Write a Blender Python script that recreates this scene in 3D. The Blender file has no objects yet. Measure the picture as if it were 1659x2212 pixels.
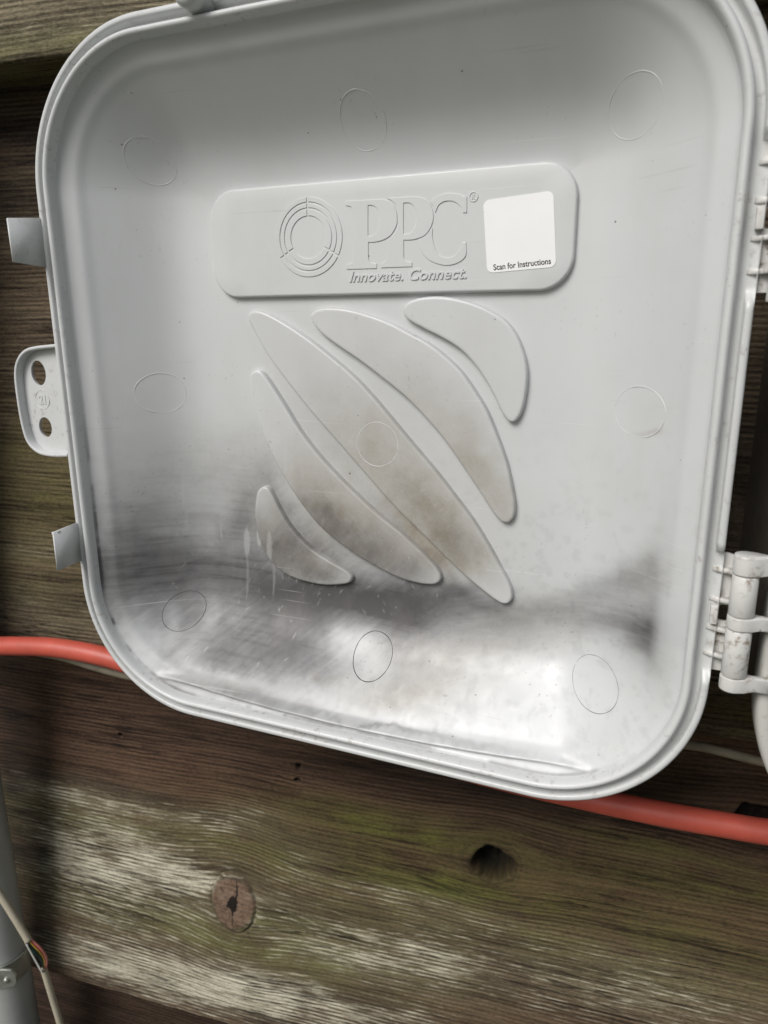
import bpy, bmesh, math
import numpy as np
from mathutils import Vector, Matrix
from mathutils.geometry import delaunay_2d_cdt

# ------------------------------------------------------------------ camera model
CX, CY, F = 829.5, 1106.0, 1555.0           # photograph measured at 1659 x 2212
H = 0.22                                    # metres from the camera to the plane of the lid's rim
HW = 1.33 * H                               # metres from the camera to the face of the siding
def nrm(v):
    v = np.array(v, float); return v / np.linalg.norm(v)
_down = nrm([50, -5970, F])
def basis(left):
    l = nrm(left); d = nrm(_down - l * np.dot(_down, l))
    return -l, -d, nrm(np.cross(l, d))      # right, up, away  (camera coords: x right, y up, z forward)
LR, LU, LN = basis([-3000 - CX, -(725 - CY), F])     # the lid
WR, WU, WN = basis([-4617 - CX, -(728 - CY), F])     # the siding
M3 = np.array([WR, WN, WU])                 # camera coords -> world (X right, Y into the wall, Z up)
CAM = np.array([0.0, -HW, 1.5])
lr, lu, ln = M3 @ LR, M3 @ LU, M3 @ LN

sc = bpy.context.scene
col = sc.collection
cam_d = bpy.data.cameras.new('camera'); cam = bpy.data.objects.new('camera', cam_d); col.objects.link(cam)
ax, ay, az = M3 @ np.array([1, 0, 0]), M3 @ np.array([0, 1, 0]), M3 @ np.array([0, 0, -1])
cam.matrix_world = Matrix(((ax[0], ay[0], az[0], CAM[0]), (ax[1], ay[1], az[1], CAM[1]), (ax[2], ay[2], az[2], CAM[2]), (0, 0, 0, 1)))
cam_d.sensor_fit = 'VERTICAL'; cam_d.sensor_height = 36.0; cam_d.sensor_width = 27.0
cam_d.lens = F / 2212 * 36.0
cam_d.clip_start = 0.01; cam_d.clip_end = 500
cam_d.dof.use_dof = True; cam_d.dof.focus_distance = 0.268; cam_d.dof.aperture_fstop = 17.0
sc.camera = cam

# ------------------------------------------------------------------ daylight (overcast)
SUN_EL, SUN_AZ = math.radians(42), math.radians(-27)     # azimuth measured from straight out of the wall, negative = left
sd = np.array([math.sin(SUN_AZ) * math.cos(SUN_EL), -math.cos(SUN_AZ) * math.cos(SUN_EL), math.sin(SUN_EL)])
w = bpy.data.worlds.new('World'); sc.world = w; w.use_nodes = True
nt = w.node_tree; bg = nt.nodes['Background']
sky = nt.nodes.new('ShaderNodeTexSky'); sky.sky_type = 'NISHITA'; sky.sun_disc = False
sky.sun_elevation = SUN_EL; sky.sun_rotation = math.atan2(sd[0], sd[1])
sky.air_density = 1.0; sky.dust_density = 3.5; sky.ozone_density = 1.0
hs = nt.nodes.new('ShaderNodeHueSaturation'); hs.inputs['Saturation'].default_value = 0.62
nt.links.new(sky.outputs[0], hs.inputs['Color']); nt.links.new(hs.outputs[0], bg.inputs[0])
bg.inputs[1].default_value = 0.05
sl = bpy.data.lights.new('sun', 'SUN'); sl.energy = 1.5; sl.angle = math.radians(30); sl.color = (1.0, 0.985, 0.97)
so = bpy.data.objects.new('sun', sl); col.objects.link(so)
so.rotation_euler = Vector(sd).to_track_quat('Z', 'Y').to_euler()
sc.view_settings.view_transform = 'Standard'; sc.view_settings.look = 'None'
sc.view_settings.exposure = 0.70; sc.view_settings.gamma = 1.0

# ------------------------------------------------------------------ helpers
def pix_ray(x, y): return np.array([(x - CX) / F, -(y - CY) / F, 1.0])
def L(x, y, d=0.0):
    """photo point -> coordinates (units of H) on the plane d behind the lid's rim"""
    r = pix_ray(x, y); p = r * (1 + d) / (r @ LN); return np.array([p @ LR, p @ LU])
def Wp(x, y, Y=0.0):
    """photo point -> world point on the plane at depth Y of the siding"""
    r = M3 @ pix_ray(x, y); return CAM + r * ((Y - CAM[1]) / r[1])
def to_world(X, Y, Z): return CAM + H * (X * lr + Y * lu + (1 - Z) * ln)   # lid coords, Z towards the viewer

def empty(name, loc=(0, 0, 0), mat=None):
    o = bpy.data.objects.new(name, None); col.objects.link(o); o.empty_display_size = .01
    if mat is not None: o.matrix_world = mat
    else: o.location = loc
    return o
def tag(o, label=None, cat=None, group=None, kind=None):
    for k, v in (('label', label), ('category', cat), ('group', group), ('kind', kind)):
        if v: o[k] = v
    return o
def link(name, me, mat, parent=None, label=None):
    o = bpy.data.objects.new(name, me); col.objects.link(o)
    if mat is not None:
        me.materials.clear(); me.materials.append(mat)
    if parent is not None: o.parent = parent
    if label: o['label'] = label
    return o
def mesh(verts, faces, smooth=True, fix=False):
    me = bpy.data.meshes.new('m'); me.from_pydata([tuple(map(float, v)) for v in verts], [], [tuple(map(int, f)) for f in faces])
    if fix:
        bm = bmesh.new(); bm.from_mesh(me); bmesh.ops.recalc_face_normals(bm, faces=bm.faces); bm.to_mesh(me); bm.free()
    me.update()
    if smooth: me.shade_smooth()
    return me
def grid_mesh(P, mask=None):
    """P: (n, m, 3) array; quads between neighbours whose mask is true"""
    n, m = P.shape[:2]
    idx = np.arange(n * m).reshape(n, m)
    q = np.stack([idx[:-1, :-1], idx[:-1, 1:], idx[1:, 1:], idx[1:, :-1]], -1)
    if mask is not None:
        k = mask[:-1, :-1] & mask[:-1, 1:] & mask[1:, 1:] & mask[1:, :-1]; q = q[k]
    q = q.reshape(-1, 4)
    used = np.zeros(n * m, bool); used[q.ravel()] = True
    new = np.cumsum(used) - 1; q = new[q]; V = P.reshape(-1, 3)[used]
    me = bpy.data.meshes.new('m'); me.vertices.add(len(V)); me.vertices.foreach_set('co', V.astype(np.float32).ravel())
    me.loops.add(q.size); me.loops.foreach_set('vertex_index', q.astype(np.int32).ravel())
    me.polygons.add(len(q)); me.polygons.foreach_set('loop_start', np.arange(0, q.size, 4, dtype=np.int32))
    me.update(calc_edges=True); me.validate(); me.shade_smooth()
    return me, used
def loft(rings, closed=True, cap=False, fix=True):
    n = len(rings[0]); V = [p for r in rings for p in r]; Fc = []
    for i in range(len(rings) - 1):
        for j in range(n if closed else n - 1):
            a, b = i * n + j, i * n + (j + 1) % n
            Fc.append((a, b, b + n, a + n))
    if cap:
        Fc.append(tuple(range(n))); Fc.append(tuple(range((len(rings) - 1) * n, len(rings) * n)))
    return mesh(V, Fc, fix=fix)
def catmull(P, per=8, closed=True):
    P = np.array(P, float); n = len(P); out = []
    rng = range(n) if closed else range(n - 1)
    for i in rng:
        g = (lambda k: P[k % n]) if closed else (lambda k: P[min(max(k, 0), n - 1)])
        p0, p1, p2, p3 = g(i - 1), g(i), g(i + 1), g(i + 2)
        for t in np.arange(per) / per:
            out.append(.5 * ((2 * p1) + (-p0 + p2) * t + (2 * p0 - 5 * p1 + 4 * p2 - p3) * t ** 2 + (-p0 + 3 * p1 - 3 * p2 + p3) * t ** 3))
    if not closed: out.append(P[-1])
    return np.array(out)
def tube(path, r, seg=14, caps=True):
    path = np.array(path, float); n = len(path)
    rr = np.full(n, r) if np.isscalar(r) else np.array(r)
    T = np.gradient(path, axis=0); T /= np.linalg.norm(T, axis=1)[:, None]
    ref = np.array([0, 0, 1.]) if abs(T[0][2]) < .9 else np.array([1., 0, 0])
    u = np.cross(T[0], ref); u /= np.linalg.norm(u); rings = []
    for i in range(n):
        u = u - T[i] * (u @ T[i]); u /= np.linalg.norm(u); v = np.cross(T[i], u)
        rings.append([path[i] + rr[i] * (math.cos(a) * u + math.sin(a) * v) for a in np.linspace(0, 2 * math.pi, seg, endpoint=False)])
    return loft(rings, True, caps)
def curve_mesh(loops, extrude, bevel=0.0, res=2):
    """filled planar outline with holes, thickness 2*extrude (+ bevel), rounded edges"""
    cu = bpy.data.curves.new('c', 'CURVE'); cu.dimensions = '2D'; cu.fill_mode = 'BOTH'
    cu.extrude = extrude; cu.bevel_depth = bevel; cu.bevel_resolution = res
    for lp in loops:
        s = cu.splines.new('POLY'); s.points.add(len(lp) - 1); s.use_cyclic_u = True
        for i, p in enumerate(lp): s.points[i].co = (p[0], p[1], 0, 1)
    return conv(cu)
def conv(cu, smooth=True):
    o = bpy.data.objects.new('t', cu); col.objects.link(o)
    dg = bpy.context.evaluated_depsgraph_get(); dg.update()
    me = bpy.data.meshes.new_from_object(o.evaluated_get(dg)); bpy.data.objects.remove(o)
    if smooth:
        me.shade_smooth()
        try: me.set_sharp_from_angle(angle=math.radians(35))
        except Exception: pass
    return me
def text_mesh(s, size, extrude=0, offset=0, shear=0, bevel=0, align='LEFT'):
    cu = bpy.data.curves.new('tx', 'FONT'); cu.body = s; cu.size = size; cu.extrude = extrude; cu.offset = offset
    cu.shear = shear; cu.bevel_depth = bevel; cu.bevel_resolution = 1; cu.align_x = align; cu.resolution_u = 6
    return conv(cu)
def move(me, f):
    co = np.empty(len(me.vertices) * 3, np.float32); me.vertices.foreach_get('co', co); co = co.reshape(-1, 3)
    co = np.array(f(co.astype(float)), np.float32); me.vertices.foreach_set('co', co.ravel()); me.update(); return me
def lathe_rect_box(cx, cy, cz, sx, sy, sz, b=.0):
    bm = bmesh.new(); bmesh.ops.create_cube(bm, size=1)
    bmesh.ops.scale(bm, vec=(sx, sy, sz), verts=bm.verts); bmesh.ops.translate(bm, vec=(cx, cy, cz), verts=bm.verts)
    if b: bmesh.ops.bevel(bm, geom=bm.edges[:], offset=b, segments=3, profile=.5, affect='EDGES')
    me = bpy.data.meshes.new('b'); bm.to_mesh(me); bm.free(); me.shade_smooth()
    try: me.set_sharp_from_angle(angle=math.radians(50))
    except Exception: pass
    return me
def join_meshes(list_):
    bm = bmesh.new()
    for m in list_: bm.from_mesh(m)
    me = bpy.data.meshes.new('j'); bm.to_mesh(me); bm.free(); return me

# value noise
def vnoise(x, y, seed=0):
    x = np.asarray(x, float); y = np.asarray(y, float)
    xi, yi = np.floor(x).astype(np.int64), np.floor(y).astype(np.int64); fx, fy = x - xi, y - yi
    fx = fx * fx * (3 - 2 * fx); fy = fy * fy * (3 - 2 * fy)
    def h(a, b):
        n = (a * 374761393 + b * 668265263 + seed * 974634777) & 0xffffffff
        n = ((n ^ (n >> 13)) * 1274126177) & 0xffffffff; n = n ^ (n >> 16); return (n & 0xffff) / 65535.0
    return (h(xi, yi) * (1 - fx) + h(xi + 1, yi) * fx) * (1 - fy) + (h(xi, yi + 1) * (1 - fx) + h(xi + 1, yi + 1) * fx) * fy
def fbm(x, y, seed=0, o=4):
    s = 0; a = 1; t = 0
    for i in range(o): s = s + a * vnoise(x * 2 ** i, y * 2 ** i, seed + i * 17); t += a; a *= .55
    return s / t
def sstep(a, b, x):
    t = np.clip((x - a) / (b - a), 0, 1); return t * t * (3 - 2 * t)

# ------------------------------------------------------------------ materials
def new_mat(name):
    m = bpy.data.materials.new(name); m.use_nodes = True
    return m, m.node_tree, m.node_tree.nodes, m.node_tree.links, m.node_tree.nodes['Principled BSDF']
def N(nodes, t, **k):
    n = nodes.new(t)
    for a, v in k.items(): setattr(n, a, v)
    return n
def mixc(nodes, links, fac, a, b):
    m = nodes.new('ShaderNodeMix'); m.data_type = 'RGBA'
    for s, v in ((m.inputs[0], fac), (m.inputs[6], a), (m.inputs[7], b)):
        if hasattr(v, 'is_linked'): links.new(v, s)
        else: s.default_value = (*v, 1) if isinstance(v, tuple) else v
    return m.outputs[2]
def mth(nodes, links, op, a, b=None, c=None, clamp=False):
    m = nodes.new('ShaderNodeMath'); m.operation = op; m.use_clamp = clamp
    for i, v in enumerate((a, b, c)):
        if v is None: continue
        if hasattr(v, 'is_linked'): links.new(v, m.inputs[i])
        else: m.inputs[i].default_value = v
    return m.outputs[0]
def maprange(nodes, links, v, a, b, c=0., d=1.):
    m = nodes.new('ShaderNodeMapRange'); links.new(v, m.inputs[0])
    for i, x in enumerate((a, b, c, d)): m.inputs[i + 1].default_value = x
    return m.outputs[0]
def noise(nodes, links, vec, scale, detail=3, rough=.5):
    n = nodes.new('ShaderNodeTexNoise'); n.inputs['Scale'].default_value = scale; n.inputs['Detail'].default_value = detail
    n.inputs['Roughness'].default_value = rough
    if vec is not None: links.new(vec, n.inputs['Vector'])
    return n.outputs[0]
def scaled(nodes, links, vec, s):
    m = nodes.new('ShaderNodeMapping'); links.new(vec, m.inputs[0]); m.inputs['Scale'].default_value = s; return m.outputs[0]

def plastic(name, base, stain=False, dirt=0.0, rough=.33, dirtcol=(.17, .12, .07)):
    m, t, nd, lk, bs = new_mat(name)
    tc = nd.new('ShaderNodeTexCoord').outputs['Object']
    big = noise(nd, lk, tc, 30, 3)
    c = mixc(nd, lk, maprange(nd, lk, big, .35, .7), base, tuple(b * .965 for b in base))
    r = rough
    if stain:
        at = nd.new('ShaderNodeAttribute'); at.attribute_name = 'stain'
        sp = nd.new('ShaderNodeSeparateColor'); lk.new(at.outputs['Color'], sp.inputs[0])
        c = mixc(nd, lk, sp.outputs[1], c, (.270, .232, .172))
        c = mixc(nd, lk, sp.outputs[0], c, (.040, .035, .038))
        c = mixc(nd, lk, sp.outputs[2], c, (.66, .68, .68))
    # faint dried water marks and dust, hairline scratches
    wm = noise(nd, lk, scaled(nd, lk, tc, (55, 22, 55)), 1, 5, .62)
    c = mixc(nd, lk, mth(nd, lk, 'MULTIPLY', maprange(nd, lk, wm, .50, .68), .10), c, (.40, .39, .35))
    for rotz, sc_ in ((.5, (12, 900, 12)), (-.9, (14, 1100, 14))):
        mp_ = nd.new('ShaderNodeMapping'); lk.new(tc, mp_.inputs[0]); mp_.inputs['Rotation'].default_value = (0, 0, rotz); mp_.inputs['Scale'].default_value = sc_
        sn = noise(nd, lk, mp_.outputs[0], 1, 1); gate = noise(nd, lk, tc, 38 + 9 * rotz, 3)
        sf = mth(nd, lk, 'MULTIPLY', maprange(nd, lk, sn, .70, .78), maprange(nd, lk, gate, .52, .66), clamp=True)
        c = mixc(nd, lk, mth(nd, lk, 'MULTIPLY', sf, .35), c, (.30, .30, .29) if rotz > 0 else (.74, .75, .74))
    # fine specks of dirt
    vo = nd.new('ShaderNodeTexVoronoi'); vo.inputs['Scale'].default_value = 190; lk.new(tc, vo.inputs['Vector'])
    rnd = nd.new('ShaderNodeSeparateColor'); lk.new(vo.outputs['Color'], rnd.inputs[0])
    size = mth(nd, lk, 'MULTIPLY', maprange(nd, lk, rnd.outputs[0], .66, 1.0), .075)
    speck = mth(nd, lk, 'LESS_THAN', vo.outputs['Distance'], size)
    c = mixc(nd, lk, mth(nd, lk, 'MULTIPLY', speck, .75), c, (.07, .06, .055))
    if dirt:
        dn_ = noise(nd, lk, tc, 380, 5, .68); dn2 = noise(nd, lk, tc, 90, 3)
        f = mth(nd, lk, 'MULTIPLY', maprange(nd, lk, dn_, .50 if dirt > .8 else .55, .66), maprange(nd, lk, dn2, .42, .60), clamp=True)
        c = mixc(nd, lk, mth(nd, lk, 'MULTIPLY', f, dirt), c, dirtcol)
    lk.new(c, bs.inputs['Base Color'])
    fine = noise(nd, lk, tc, 2600, 2)
    rr = maprange(nd, lk, noise(nd, lk, tc, 160, 4), .3, .7, r - .04, r + .08)
    if stain: rr = mth(nd, lk, 'ADD', rr, mth(nd, lk, 'MULTIPLY', sp.outputs[0], .12))
    lk.new(rr, bs.inputs['Roughness'])
    bp = nd.new('ShaderNodeBump'); bp.inputs['Strength'].default_value = .06; bp.inputs['Distance'].default_value = .0001
    lk.new(fine, bp.inputs['Height']); lk.new(bp.outputs[0], bs.inputs['Normal'])
    return m
PB = (.580, .595, .597)
M_pl = plastic('aged_grey_plastic_sooted', PB, stain=True)
M_rim = plastic('grey_plastic_rim', (.592, .605, .602), dirt=.38)
M_face = plastic('grey_plastic_face', (.585, .600, .600), dirt=0.0)
M_dirty = plastic('grey_plastic_grimy', (.62, .615, .59), dirt=1.0)
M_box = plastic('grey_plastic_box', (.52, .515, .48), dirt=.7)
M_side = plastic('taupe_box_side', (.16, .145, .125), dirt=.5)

def simple(name, c, rough=.5, metal=0., bump=None, var=.12, vscale=60):
    m, t, nd, lk, bs = new_mat(name)
    tc = nd.new('ShaderNodeTexCoord').outputs['Object']
    n = noise(nd, lk, tc, vscale, 4)
    lk.new(mixc(nd, lk, maprange(nd, lk, n, .3, .7), tuple(x * (1 - var) for x in c), tuple(min(1, x * (1 + var)) for x in c)), bs.inputs['Base Color'])
    bs.inputs['Roughness'].default_value = rough; bs.inputs['Metallic'].default_value = metal
    if bump:
        bp = nd.new('ShaderNodeBump'); bp.inputs['Strength'].default_value = bump; bp.inputs['Distance'].default_value = .0003
        lk.new(noise(nd, lk, tc, 500, 4), bp.inputs['Height']); lk.new(bp.outputs[0], bs.inputs['Normal'])
    return m
M_seam = simple('grimy_seam', (.055, .05, .05), .7)
M_seammid = simple('faint_seam', (.20, .19, .18), .6)
M_seamlt = simple('pale_seam', (.72, .73, .70), .4)
M_stick = simple('white_sticker', (.84, .84, .84), .45, var=.02)
M_ink = simple('black_ink', (.006, .006, .006), .5)
M_hose = simple('coral_hose', (.50, .090, .060), .45, var=.16, bump=.2)
M_dusty = simple('dusty_dark_cable', (.22, .195, .14), .7, var=.35, bump=.3)
M_cable = simple('beige_cable', (.42, .38, .29), .5, var=.1, bump=.15)
M_pipe = simple('grey_conduit', (.36, .37, .355), .45, var=.06, bump=.05)
M_zinc = simple('galvanised_steel', (.42, .44, .40), .38, metal=.75, var=.3, vscale=120, bump=.25)
M_gnd = simple('garden_ground', (.060, .064, .036), .9, var=.35, vscale=3)

# ------------------------------------------------------------------ lid shape (units of H, lid frame)
XC, YC = -.5, -.134
def sd_rr(x, y, a, b, r):
    qx, qy = np.abs(x) - (a - r), np.abs(y) - (b - r)
    return np.minimum(np.maximum(qx, qy), 0) + np.hypot(np.maximum(qx, 0), np.maximum(qy, 0)) - r
BA, BB, BR = .536, .565, .213               # bead centre line
_s = np.array([-.02, 0, .006, .010, .018, .034, .044, .060, .09, .11, .13, .15, .17, .19, .21, .24, 1])
_d = np.array([.015, .012, .010, .016, .021, .030, .042, .057, .0845, .1025, .119, .131, .139, .1435, .146, .147, .147])
_ss = np.linspace(-.02, .30, 1600); _dd = np.interp(_ss, _s, _d)
for _ in range(4):
    _k = np.ones(25) / 25; _sm = np.convolve(np.pad(_dd, 12, 'edge'), _k, 'valid'); _m = sstep(.012, .03, _ss); _dd = _dd * (1 - _m) + _sm * _m
    _k = np.ones(71) / 71; _sm = np.convolve(np.pad(_dd, 35, 'edge'), _k, 'valid'); _m = sstep(.05, .07, _ss); _dd = _dd * (1 - _m) + _sm * _m
FLOOR = float(_dd[-1])
def ridge(x, y):
    """long shallow straight rib near the lower rim"""
    u = x / .415; q = y - (-.546 + .013 * u ** 2)
    amp = .0145 * np.clip(1 - u ** 2, 0, 1) ** .6 * (y < -.35)
    return amp * np.where(q < 0, np.exp(-(q / .0034) ** 2), np.exp(-(q / .0048) ** 2) - .22 * np.exp(-((q - .014) / .008) ** 2))
def depth(X, Y):
    x, y = X - XC, Y - YC
    s = -sd_rr(x, y, BA, BB, BR)
    d = np.interp(s, _ss, _dd)
    d = d - ridge(x, y)
    return d
def Ls(x, y, extra=0.):
    """photo point -> point on the inside surface of the lid (lid frame)"""
    d = .1
    for _ in range(25):
        p = L(x, y, d); d = .5 * d + .5 * (float(depth(p[0], p[1])) - extra)
    return p
# lid root: empty at the centre of the rim plane
ROOT = to_world(XC, YC - .6, 0)
Rm = Matrix(((lr[0], lu[0], -ln[0], ROOT[0]), (lr[1], lu[1], -ln[1], ROOT[1]), (lr[2], lu[2], -ln[2], ROOT[2]), (0, 0, 0, 1)))
lid = empty('box_lid', mat=Rm)
tag(lid, 'open pale grey plastic enclosure lid seen from inside, smudged with soot along its lower half', 'box lid')
def LL(P):
    """lid units -> local metres of the lid root"""
    P = np.array(P, float); Q = P.copy(); Q[..., 0] = (P[..., 0] - XC) * H; Q[..., 1] = (P[..., 1] - (YC - .6)) * H; Q[..., 2] = P[..., 2] * H
    return Q

# ------------------------------------------------------------------ soot, tan stains and scrapes (real marks on the plastic)
def blob_spec(lst):
    out = []
    for (x, y, rx, ry, ang, s) in lst:
        c = Ls(x, y); a = math.radians(ang)
        e1 = Ls(x + rx * math.cos(a), y + rx * math.sin(a)) - c
        e2 = Ls(x - ry * math.sin(a), y + ry * math.cos(a)) - c
        out.append((c, np.linalg.inv(np.array([e1, e2]).T), s))
    return out
SOOT = blob_spec([
    (350, 1195, 105, 40, 6, .50), (360, 1110, 120, 30, 6, .22), (300, 1250, 60, 60, 0, .30), (450, 1240, 120, 50, 3, .42),
    (525, 1110, 28, 60, 20, .42), (560, 1215, 50, 55, 40, .40),
    (620, 1275, 120, 45, 4, .60), (800, 1290, 150, 34, 4, .74), (720, 1295, 130, 45, 4, .50), (870, 1325, 90, 40, -10, .50), (660, 1340, 120, 40, 10, .30), (900, 1320, 70, 30, -10, .50), (890, 1265, 80, 26, 0, .45), (980, 1275, 80, 24, 12, .55),
    (1030, 1305, 60, 16, 25, .40), (1120, 1310, 90, 20, -4, .20), (1080, 1345, 160, 30, -2, .12), (1240, 1330, 160, 24, -3, .10),
    (640, 1400, 105, 45, -15, .50), (560, 1350, 110, 45, -10, .42), (720, 1340, 90, 24, 0, .20), (500, 1430, 110, 30, -12, .38), (700, 1440, 70, 22, -8, .34),
    (690, 1190, 70, 22, 42, .50), (880, 1165, 90, 14, 44, .40), (600, 1080, 60, 14, 58, .25), (760, 1190, 80, 14, 35, .18),
    (1400, 1370, 45, 34, 20, .60), (1350, 1345, 80, 22, 5, .36), (1320, 1255, 110, 26, -18, .20), (1400, 1240, 60, 40, -30, .22), (1420, 1420, 28, 46, -10, .35),
    (1425, 1480, 20, 50, 0, .14), (1280, 1280, 120, 20, -14, .14),
    (600, 1320, 330, 120, 4, .50), (380, 1220, 170, 90, 0, .30), (860, 1320, 150, 70, 5, .36), (1180, 1345, 260, 50, -4, .10), (540, 1420, 280, 70, 8, .42), (620, 1400, 120, 50, -10, .35), (1400, 1370, 60, 60, 0, .35), (1330, 1320, 120, 50, 0, .20),
    (430, 1040, 170, 110, 10, .20), (300, 1120, 70, 70, 0, .20), (540, 1040, 60, 90, 30, .14),  (520, 1200, 220, 130, 0, .15), (380, 1330, 90, 60, 10, .26),
    (300, 1180, 40, 80, 0, .22), (215, 1270, 16, 60, 4, .45), (330, 1470, 60, 10, 40, .40), (240, 1350, 20, 60, -20, .30),
    (600, 1525, 170, 9, 14, .28), (830, 1575, 130, 6, 13, .36), (1010, 1605, 120, 8, 13, .20),
    (820, 850, 170, 120, 40, .05), (1420, 1300, 20, 160, 4, .16), (860, 1395, 25, 45, 0, .12),
])
CLEAN = blob_spec([(765, 1388, 58, 46, -10, .58), (800, 1430, 36, 30, 0, .35), (310, 1400, 40, 70, -20, .8), (370, 1350, 16, 40, 0, .4), (440, 1460, 80, 16, 10, .6), (960, 1250, 28, 12, -30, .5), (1190, 1360, 60, 18, 0, .2)])
TAN = blob_spec([
    (880, 1060, 210, 90, 46, .20), (650, 1120, 120, 70, 40, .24), (760, 1020, 200, 30, 48, .16),
    (900, 1490, 110, 35, -8, .42), (830, 1520, 70, 20, 8, .26), (700, 1465, 50, 14, 5, .30), (1010, 1410, 150, 40, -10, .36), (890, 1400, 60, 50, 0, .30),
    (1130, 1330, 110, 30, -5, .30), (460, 1470, 80, 20, 12, .22), (540, 1495, 60, 14, 12, .22), (930, 1190, 60, 24, 50, .75), (880, 1130, 70, 18, 45, .45),
    (560, 1100, 40, 60, 30, .20), (700, 1180, 60, 26, 40, .30), (1390, 1250, 60, 30, -20, .16), (1400, 937, 24, 6, 0, .30), (1410, 890, 40, 30, 0, .06), (1280, 1590, 50, 30, 0, .06),
    (760, 1000, 200, 110, 45, .10), (420, 1010, 120, 70, 0, .08), (330, 880, 50, 100, 0, .06)])
LSOOT = blob_spec([(700, 1110, 60, 26, 44, .22), (790, 1195, 95, 40, 32, .26), (830, 1180, 70, 50, 20, .12), (900, 1230, 40, 30, 20, .18),
    (980, 1170, 50, 34, 45, .16), (900, 1080, 60, 30, 45, .08), (620, 1190, 60, 80, 40, .38), (700, 1240, 50, 22, 10, .26), (560, 1130, 18, 40, 10, .14)])
LTAN = blob_spec([(860, 930, 220, 150, 48, .14), (900, 1060, 220, 110, 48, .20), (740, 1110, 150, 90, 42, .22), (630, 1190, 80, 80, 45, .35), (1010, 1000, 130, 50, 60, .16), (820, 980, 100, 60, 45, .32), (940, 1130, 110, 60, 48, .62), (1000, 1190, 60, 34, 40, .45), (730, 880, 120, 50, 48, .16), (900, 850, 130, 50, 48, .18), (1040, 1010, 110, 40, 62, .38), (1080, 1100, 40, 34, 62, .24),
    (700, 1080, 90, 50, 46, .45), (800, 1170, 110, 50, 36, .48), (600, 1000, 50, 80, 60, .16), (600, 1170, 70, 80, 40, .36), (700, 1230, 60, 30, 10, .30), (1040, 720, 60, 60, 0, .05)])
def gsum(S, X, Y):
    t = 1.0
    for c, Mi, s in S:
        dx, dy = X - c[0], Y - c[1]; u = Mi[0, 0] * dx + Mi[0, 1] * dy; v = Mi[1, 0] * dx + Mi[1, 1] * dy
        t = t * (1 - s * np.exp(-.75 * (u * u + v * v)))
    return 1 - t
def rot(X, Y, a):
    a = math.radians(a); return X * math.cos(a) + Y * math.sin(a), -X * math.sin(a) + Y * math.cos(a)
SCR = [(533, 1170, 7, 34, .55), (589, 1178, 6, 38, .6), (592, 1235, 3, 60, .3), (535, 1240, 3, 60, .25), (561, 1150, 2, 20, .25), (395, 1060, 3, 50, .22), (478, 1150, 2, 22, .3), (402, 1120, 4, 30, .2),
       (624, 985, 4, 40, .35), (660, 1015, 3, 22, .3), (612, 1000, 2, 30, .2), (560, 1160, 6, 22, .7), (640, 1250, 1.5, 9, .6), (450, 990, 3, 30, .12)]
SCR = [(Ls(x, y), rx, ry, s, Ls(x + 10, y) - Ls(x, y), Ls(x, y + 10) - Ls(x, y)) for x, y, rx, ry, s in SCR]
DASH = np.random.RandomState(5)
dashes = []
for _ in range(150):
    x, y = DASH.uniform(500, 1000), DASH.uniform(880, 1330)
    if DASH.rand() < .3: x, y = DASH.uniform(350, 700), DASH.uniform(1050, 1450)
    dashes.append((Ls(x, y), DASH.uniform(.0006, .0011), DASH.uniform(.002, .008), DASH.choice([70, 55, -60, -80, 35]), DASH.uniform(.15, .5)))
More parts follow.
